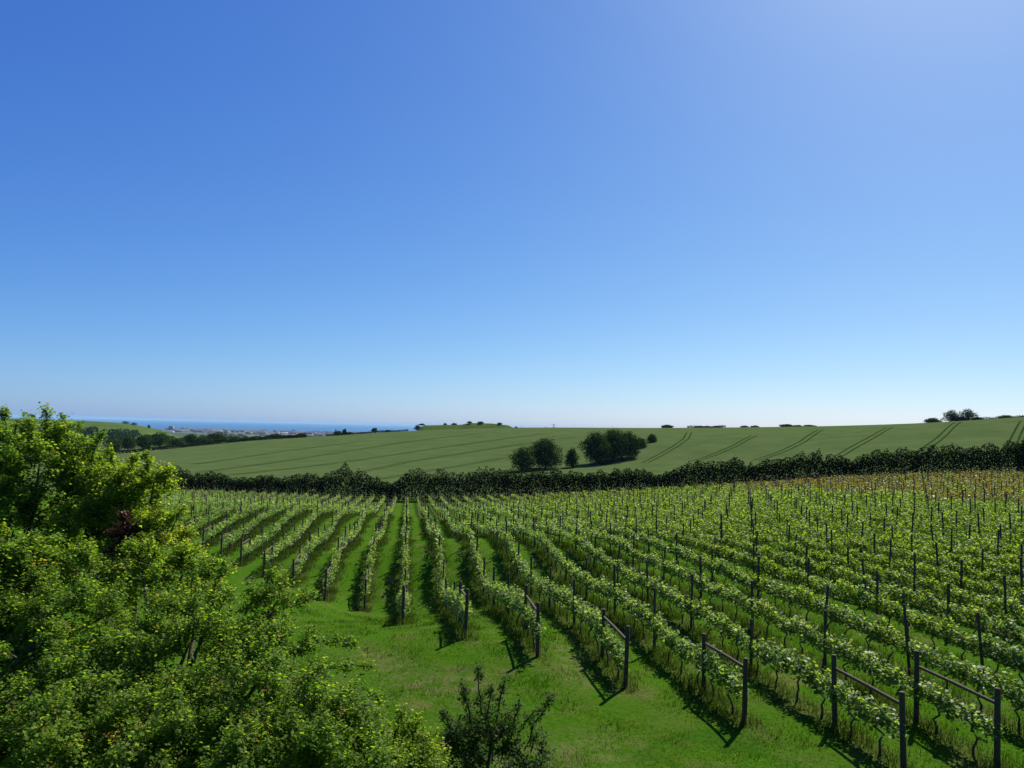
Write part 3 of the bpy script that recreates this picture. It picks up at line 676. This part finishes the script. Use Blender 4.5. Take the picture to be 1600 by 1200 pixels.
# all remaining vines: one mass
def rest():
    mb = MB(); tb = MB(); cs, sn = math.cos(RZ), math.sin(RZ)
    for lod, (d0, d1, nl, lf, nv) in enumerate([(0, 48, 220, .112, 8), (48, 85, 92, .145, 8), (85, 400, 37, .215, 8)]):
        idx = [i for i in sel if i not in nset and d0 <= np.hypot(*VX[i]) < d1]
        protos = [shoots(np.random.default_rng(600 + lod * 50 + q), nl, lf, 9) for q in range(nv)]
        for i in idx:
            P, T = protos[int(vr.integers(0, nv))]; k = vines[i][0]; y = vines[i][3]; f = vr.choice([-1, 1]); hs_ = vr.uniform(.88, 1.15)
            if k < -1: hs_ *= 1.1
            Q = np.stack([VX[i, 0] + cs * P[:, 0] * f - sn * P[:, 1], VX[i, 1] + sn * P[:, 0] * f + cs * P[:, 1], VZ[i] + P[:, 2] * hs_], -1)
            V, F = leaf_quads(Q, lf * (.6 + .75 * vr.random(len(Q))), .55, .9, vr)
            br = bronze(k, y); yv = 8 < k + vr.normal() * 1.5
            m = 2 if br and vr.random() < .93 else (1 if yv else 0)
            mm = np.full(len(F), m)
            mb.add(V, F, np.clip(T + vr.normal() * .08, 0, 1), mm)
            if lod < 2:
                V, F = tube([(VX[i, 0], VX[i, 1], VZ[i] - .05), (VX[i, 0] + vr.normal() * .04, VX[i, 1], VZ[i] + .4), (VX[i, 0], VX[i, 1], VZ[i] + .78)], [.035, .028, .022], 4)
                mb.add(V, F, .5, 3)
    o = link('distant_grapevines', mb.mesh('distant_grapevines', [M_vine_g, M_vine_y, M_vine_b, M_vtrunk])); props(o, 'rows of grapevines running down to the hedge, bronze-leafed on the uphill side', 'grapevines', kind='stuff')
rest()

# posts
pin = sorted([i for i in range(len(posts)) if inframe(*PXY[i]) and py_of(*PXY[i], PZ[i] + 1)[1] > 280], key=lambda i: np.hypot(*PXY[i]))
for i in pin[:300]:
    k, s, x, y = posts[i]
    o = link('trellis_post', POSTS[int(vr.integers(0, 7))], None, (x, y, float(PZ[i])), (vr.normal() * .03, vr.normal() * .035, vr.uniform(0, 6)))
    props(o, 'slim dark timber trellis post standing within a vine row', 'post', 'trellis posts within the vine rows')
mb = MB()
for i in pin[300:]:
    x, y = PXY[i]; h = vr.uniform(1.7, 2.1); j = vr.normal(size=2) * .06
    mb.add(*tube([(x, y, PZ[i] - .2), (x + j[0], y + j[1], PZ[i] + h)], [.06, .055], 4))
o = link('distant_trellis_posts', mb.mesh('distant_trellis_posts', M_post)); props(o, 'many small trellis posts among the rows towards the hedge', 'posts', kind='stuff')
# braced row ends
for k, s0 in ends:
    x, y = rowp(k, s0); xi, yi = rowp(k, s0 + 2.75)
    if not inframe(x, y, -60, 1700) or y < 10 or k < -15: continue
    z = g1(x, y); zi = g1(xi, yi)
    o = empty('row_end_brace', (x, y, z))
    props(o, 'stout timber row-end post braced by a rail to a second post', 'end brace', 'braced posts at the row ends by the headland')
    lean = vr.normal() * .03
    link('post', STOUT[k % 4], o, (0, 0, 0), (vr.normal() * .02, lean, vr.uniform(0, 6)))
    link('post', STOUT[(k + 1) % 4], o, (xi - x, yi - y, zi - z), (vr.normal() * .02, vr.normal() * .02, 1))
    a = np.array([0, 0, 1.42 + .0]); b = np.array([xi - x, yi - y, zi - z + 1.42]); dv = unit(b - a)
    link('rail', mesh('rail', *tube([a + dv * .03, a * .5 + b * .5 + (0, 0, .01), b - dv * .03], [.042, .045, .042], 8), M_post), o)

# ------------------------------------------------------------------ grass
def blades(X, Y, h, w, r, lean=.5, lift=-.02):
    N = len(X); Z = gz(X, Y) + lift; an = r.random(N) * 2 * math.pi; la = r.random(N) * 2 * math.pi; ll = lean * h * r.random(N)
    dx = np.cos(an) * w * .5; dy = np.sin(an) * w * .5; lx = np.cos(la) * ll; ly = np.sin(la) * ll
    V = np.empty((N, 4, 3))
    V[:, 0] = np.stack([X - dx, Y - dy, Z], -1); V[:, 1] = np.stack([X + dx, Y + dy, Z], -1)
    V[:, 2] = np.stack([X + dx * .35 + lx, Y + dy * .35 + ly, Z + h], -1); V[:, 3] = np.stack([X - dx * .35 + lx, Y - dy * .35 + ly, Z + h * .97], -1)
    return V.reshape(-1, 3), np.arange(N * 4).reshape(N, 4)
def long_grass():
    r = np.random.default_rng(31); X = []; Y = []; H = []; T = []
    for k in range(-9, 22):
        s0, s1 = START[k] - .4, min(START[k] + 62, row_end(k))
        dens = 260 if k < 10 else 90
        n = int((s1 - s0) * dens); s = r.uniform(s0, s1, n); c = r.normal(size=n) * .33
        x, y = rowp(k, s); x = x + c * NX; y = y + c * NY
        px = 800 + 1200 * x / np.maximum(y, .1); clump = .5 + .5 * np.sin(s * 2.1 + 1.7 * np.sin(s * .83 + k)) * np.sin(s * .57 + k * 1.9)
        ok = (px > 250) & (px < 1680) & (y > 10) & (r.random(n) < .25 + .75 * clump)
        X.append(x[ok]); Y.append(y[ok]); H.append((.10 + .42 * clump[ok] * r.random(ok.sum())) * np.exp(-np.abs(c[ok]) * .9)); T.append(np.clip(.18 + .48 * clump[ok] * r.random(ok.sum()) + .2 * r.normal(size=ok.sum()), 0, 1))
    X, Y, H, T = map(np.concatenate, (X, Y, H, T)); d = np.hypot(X, Y)
    V, F = blades(X, Y, H, .012 + d * .0006, r, .7)
    o = link('long_grass', mesh('long_grass', V, F, M_long, 4, T)); props(o, 'uncut seeding grass in strips below the vine rows', 'grass', kind='stuff')
long_grass()
def short_grass():
    r = np.random.default_rng(32); n = 230000
    t = r.uniform(-.72, .70, n); y = 8 + 34 * r.random(n) ** 1.0; x = t * y
    cl = np.sin(x * 1.3 + np.sin(y * .9)) * np.sin(y * 1.1 + .7 * x) + .5 * np.sin(x * 3.1 + 1) * np.sin(y * 2.7)
    ok = r.random(n) < .55 + .35 * cl; x = x[ok]; y = y[ok]; cl = cl[ok]
    bank = smooth(0, -3, x + .25 * y + .5) * smooth(24, 16, y)
    tk = np.clip(np.sin(x * 2.3 + 1.5 * np.sin(y * .7)) * np.sin(y * 1.9 + 1.2 * np.sin(x * .9)) - .5, 0, 1) * 1.9
    h = (.03 + .05 * r.random(len(x)) * (1 + .6 * cl)) * (1 + 2.5 * bank) + tk * .20 * r.random(len(x))
    patch = np.sin(x * .55 + 1.3 * np.sin(y * .31)) * np.sin(y * .43 + 1.1 * np.sin(x * .37 + 2)) + .5 * np.sin(x * 1.35 + 2 * np.sin(y * .6)) * np.sin(y * 1.15 + x * .2)
    V, F = blades(x, y, h, .010 + y * .0007, r, .8)
    T = np.clip(.42 + .10 * cl + .24 * patch - .25 * tk + .2 * r.normal(size=len(x)), 0, 1)
    o = link('short_grass', mesh('short_grass', V, F, M_grass, 4, T)); props(o, 'mown bright green grass of the headland and bank', 'grass', kind='stuff')
short_grass()

# ------------------------------------------------------------------ foreground shrubs on the bank
def shrub(name, x, y, lobes, n_twig, per, leaf, mat, label, seed, up=.35, length=(.25, .6), spikes=(), z=None, tshift=0.0, cat='shrub', stem=.055):
    """lobes: (x, y, z, rx, ry, rz) in world coordinates; branches reach into every lobe, leaves sit along twigs"""
    r = np.random.default_rng(seed); zb = g1(x, y) if z is None else z; root = empty(name, (x, y, zb)); props(root, label, cat)
    O = np.array([x, y, zb]); mb = MB()
    vol = np.array([l[3] * l[4] + l[4] * l[5] + l[3] * l[5] for l in lobes]); vol = vol / vol.sum()
    LP = []; LT = []; LN = []
    starts = []; dirs = []; lens = []; hues = []
    for l, w in zip(lobes, vol):
        c = np.array(l[:3]) - O; R3 = np.array(l[3:6])
        g = r.normal(size=3) * .15
        b0 = r.normal(size=3) * np.array([.15, .15, 0])
        mb.add(*tube([b0 + (0, 0, -.1), b0 * 1.2 + c * np.array([.3, .3, .45]) + g * .5, c * np.array([.75, .75, .8]) + g, c + (0, 0, R3[2] * .3)], [stem, stem * .8, stem * .58, stem * .25], 6))
        nb = max(6, int(n_twig * w / 13)); mr = float(np.mean(R3))
        for _ in range(nb):                                          # a bough: side twigs along one axis, so leaves grow in sprays
            d = unit(r.normal(size=3) + np.array([0, -.2, .3])); base = c + d * R3 * r.uniform(.30, .62)
            ax = unit(d + r.normal(size=3) * .38 + np.array([0, 0, up * .8])); L_ = mr * r.uniform(.40, .75)
            mb.add(*tube([base * .9 + c * .1, base + ax * L_ * .5 + r.normal(size=3) * .02, base + ax * L_], [.014, .009, .003], 4))
            nt_ = 13; t_ = r.random(nt_) ** .8
            starts.append(base + ax * (t_ * L_)[:, None]); side = unit(ax * .75 + r.normal(size=(nt_, 3)) * .55 + np.array([0, 0, up * .25])); dirs.append(side)
            lens.append(r.uniform(*length, nt_) * .62 * (1.15 - .55 * t_)); hues.append(np.clip(r.random() + r.normal(size=nt_) * .12, 0, 1))
    st = np.vstack(starts); di = np.vstack(dirs); ln = np.concatenate(lens); bias = np.concatenate(hues)
    for (sx, sy, sz, ex, ey, ez, k_) in spikes:                     # long arching sprays with side twigs
        a = np.array([sx, sy, sz]) - O; b = np.array([ex, ey, ez]) - O; q = np.linspace(0, 1, 8)[:, None]; arc = np.linalg.norm(b - a) * .12
        pts = a * (1 - q) + b * q + np.array([0, 0, 1]) * (np.sin(q * math.pi) * arc) + r.normal(size=(8, 3)) * .015
        mb.add(*tube(pts, np.linspace(.016, .004, 8), 4))
        for _ in range(k_):
            u = r.random() ** .85; p = a * (1 - u) + b * u + np.array([0, 0, math.sin(u * math.pi) * arc])
            st = np.vstack([st, p]); di = np.vstack([di, unit(unit(b - a) * .6 + r.normal(size=3) * .7)]); ln = np.append(ln, r.uniform(.05, .14) * (1.2 - .6 * u)); bias = np.append(bias, r.random())
    N = len(st); u = r.random((N, per)); droop = np.zeros((N, per, 3)); droop[..., 2] = -.12 * u ** 2 * ln[:, None]
    P = st[:, None] + di[:, None] * (u * ln[:, None])[..., None] + droop + r.normal(size=(N, per, 3)) * (.022 + .02 * leaf / .05)
    P = P.reshape(-1, 3); hue = np.repeat(bias, per); uu = u.ravel()
    red = np.repeat((r.random(N) < .15), per)
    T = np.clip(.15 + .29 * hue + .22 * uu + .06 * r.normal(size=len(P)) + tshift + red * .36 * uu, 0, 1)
    V, F = leaf_quads(P, leaf * (.45 + .95 * r.random(len(P)) ** 1.5), .75, .75, r, np.repeat(di, per, 0) * .3)
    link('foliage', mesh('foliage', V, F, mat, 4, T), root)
    # twigs as thin three-sided slivers
    kt = np.arange(0, N, 4)
    for i in kt[:1500]:
        a = st[i] - di[i] * .1; b = st[i] + di[i] * ln[i] - np.array([0, 0, .12 * ln[i]])
        mb.add(*tube([a, (a + b) * .5 + (0, 0, .02), b], [.006, .0045, .002], 3))
    link('branches', mb.mesh('branches', M_bark), root)
    return root
def lobe(px, py, d, rx, ry, rz):
    x, y, z = at(px, py, d); return (x, y, z, rx, ry, rz)
def spk(p0, d0, p1, d1, k): return (*at(*p0, d0), *at(*p1, d1), k)
_x = lambda px, d: (ray(px, 700).x / ray(px, 700).y * d, d)
# tall hawthorn with its leading shoot above the sea line
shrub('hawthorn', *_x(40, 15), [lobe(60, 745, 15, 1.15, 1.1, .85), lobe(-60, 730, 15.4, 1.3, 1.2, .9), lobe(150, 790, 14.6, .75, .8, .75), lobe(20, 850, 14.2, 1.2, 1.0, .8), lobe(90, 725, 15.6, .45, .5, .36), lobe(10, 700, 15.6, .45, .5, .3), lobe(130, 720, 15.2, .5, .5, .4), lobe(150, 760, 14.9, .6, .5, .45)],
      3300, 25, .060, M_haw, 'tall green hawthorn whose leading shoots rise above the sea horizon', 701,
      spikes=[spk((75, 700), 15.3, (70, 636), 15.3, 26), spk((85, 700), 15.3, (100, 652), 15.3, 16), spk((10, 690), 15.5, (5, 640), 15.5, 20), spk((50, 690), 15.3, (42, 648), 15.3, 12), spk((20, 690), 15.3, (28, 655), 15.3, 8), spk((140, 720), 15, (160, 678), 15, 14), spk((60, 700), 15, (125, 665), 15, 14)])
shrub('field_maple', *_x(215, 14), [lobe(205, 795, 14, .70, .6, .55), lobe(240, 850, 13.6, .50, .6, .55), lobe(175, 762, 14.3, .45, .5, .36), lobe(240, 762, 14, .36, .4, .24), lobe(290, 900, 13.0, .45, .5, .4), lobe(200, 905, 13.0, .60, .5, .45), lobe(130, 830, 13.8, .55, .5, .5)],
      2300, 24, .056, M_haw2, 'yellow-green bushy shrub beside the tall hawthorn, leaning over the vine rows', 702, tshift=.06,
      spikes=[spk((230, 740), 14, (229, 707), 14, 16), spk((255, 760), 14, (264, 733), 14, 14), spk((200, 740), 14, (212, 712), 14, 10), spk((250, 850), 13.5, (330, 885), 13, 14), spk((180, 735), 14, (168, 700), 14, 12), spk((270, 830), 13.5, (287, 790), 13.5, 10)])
shrub('copper_shrub', *_x(192, 13.2), [lobe(194, 845, 13.2, .16, .16, .38), lobe(185, 880, 13, .22, .2, .22)], 150, 20, .05, M_red, 'dull red leaved shrub between the hawthorn and the yellow-green bush', 703, spikes=[spk((193, 850), 13.2, (192, 800), 13.2, 14)])
# wide spreading hawthorn in front
_lr = np.random.default_rng(21); _cl = []
for d_, py_, p0, p1, n_ in [(12.2, 900, 60, 330, 4), (11.2, 962, 0, 420, 6), (10.3, 1025, 60, 455, 6), (9.5, 1088, 90, 480, 6), (8.9, 1150, 110, 540, 6), (8.4, 1205, 100, 560, 6)]:
    for px_ in np.linspace(p0, p1, n_):
        _cl.append(lobe(px_ + _lr.normal() * 12, py_ + _lr.normal() * 9, d_ + _lr.normal() * .15, _lr.uniform(.42, .62), _lr.uniform(.42, .62), _lr.uniform(.24, .38)))
shrub('spreading_hawthorn', *_x(270, 10.4), _cl,
      6400, 25, .046, M_haw, 'low wide hawthorn with long arching sprays reaching over the headland grass', 704, tshift=.05,
      spikes=[spk((420, 1040), 10.6, (552, 1006), 10.8, 34), spk((470, 1030), 10.6, (484, 980), 10.7, 12), spk((440, 1080), 10.2, (575, 1042), 10.4, 26), spk((460, 1120), 9.8, (600, 1090), 10, 26), spk((380, 960), 11.2, (440, 905), 11.4, 22), spk((400, 970), 11.2, (482, 945), 11.3, 18), spk((300, 930), 11.6, (300, 868), 11.8, 20), spk((330, 940), 11.5, (352, 880), 11.6, 18), spk((500, 1140), 9.6, (590, 1130), 9.6, 18), spk((250, 930), 11.5, (240, 880), 11.6, 14), spk((420, 960), 11.2, (425, 892), 11.3, 18)])
shrub('bramble_thicket', *_x(15, 11.5), [lobe(10, 905, 12, .75, .7, .42), lobe(70, 890, 12.4, .6, .6, .4), lobe(-40, 960, 11.6, .7, .7, .4), lobe(20, 985, 11.2, .6, .6, .4), lobe(-60, 1060, 10.6, .6, .6, .45), lobe(60, 1030, 10.9, .5, .5, .35), lobe(0, 1065, 11.4, .45, .4, .32), lobe(45, 1095, 11.3, .4, .4, .26), lobe(-20, 1120, 10.2, .5, .5, .3), lobe(20, 1135, 11.0, .45, .4, .26), lobe(10, 1175, 10.8, .4, .4, .2)], 2600, 22, .06, M_haw, 'low green thicket in front of the tall hawthorn', 705, tshift=-.03, stem=.02)
shrub('low_bush', *_x(570, 9.3), [lobe(590, 1185, 9.3, .6, .55, .3), lobe(520, 1200, 9.0, .5, .5, .3), lobe(640, 1215, 9.2, .45, .5, .22)], 1100, 24, .046, M_haw2, 'low bright bush at the foot of the spreading hawthorn', 706, spikes=[spk((640, 1200), 9.3, (655, 1120), 9.4, 12), spk((610, 1190), 9.3, (630, 1110), 9.4, 10)])
shrub('dark_thorn', *_x(770, 12), [lobe(770, 1160, 12, .45, .45, .40), lobe(722, 1170, 12, .30, .4, .42), lobe(825, 1190, 11.8, .32, .4, .34), lobe(770, 1215, 11.8, .75, .6, .4)], 700, 24, .040, M_dark, 'dark twiggy thorn bush with upright shoots standing alone on the headland', 707,
      up=.8, spikes=[spk((735, 1130), 12, (722, 1065), 12, 22), spk((750, 1120), 12, (748, 1042), 12, 24), spk((775, 1130), 12, (790, 1060), 12, 18), spk((820, 1170), 12, (862, 1090), 12, 22), spk((710, 1160), 12, (690, 1110), 12, 14), spk((800, 1150), 12, (815, 1085), 12, 14), spk((840, 1200), 11.8, (852, 1150), 11.8, 12), spk((760, 1150), 12, (768, 1070), 12, 16), spk((800, 1170), 12, (838, 1110), 12, 14), spk((705, 1180), 12, (702, 1120), 12, 12)])

# ------------------------------------------------------------------ haze
def haze():
    m, t, out, N, L = nodes('thin_haze')
    pv = N('ShaderNodeVolumePrincipled'); pv.inputs['Color'].default_value = (.42, .72, 1.0, 1); pv.inputs['Density'].default_value = 3.3e-5; pv.inputs['Anisotropy'].default_value = 0.0
    L(pv.outputs[0], out.inputs['Volume'])
    V, F = box(-95000, 95000, -9500, 95000, -10, EYE + 30)
    o = link('haze', mesh('haze', V, F, m)); props(o, 'thin pale summer haze over fields, town and sea', 'haze', kind='stuff')
haze()
tris = 0
for me in {o.data for o in S.objects if o.type == 'MESH'}: tris += len(me.polygons) * 2
print('TRIS', tris, 'OBJ', len(S.objects))
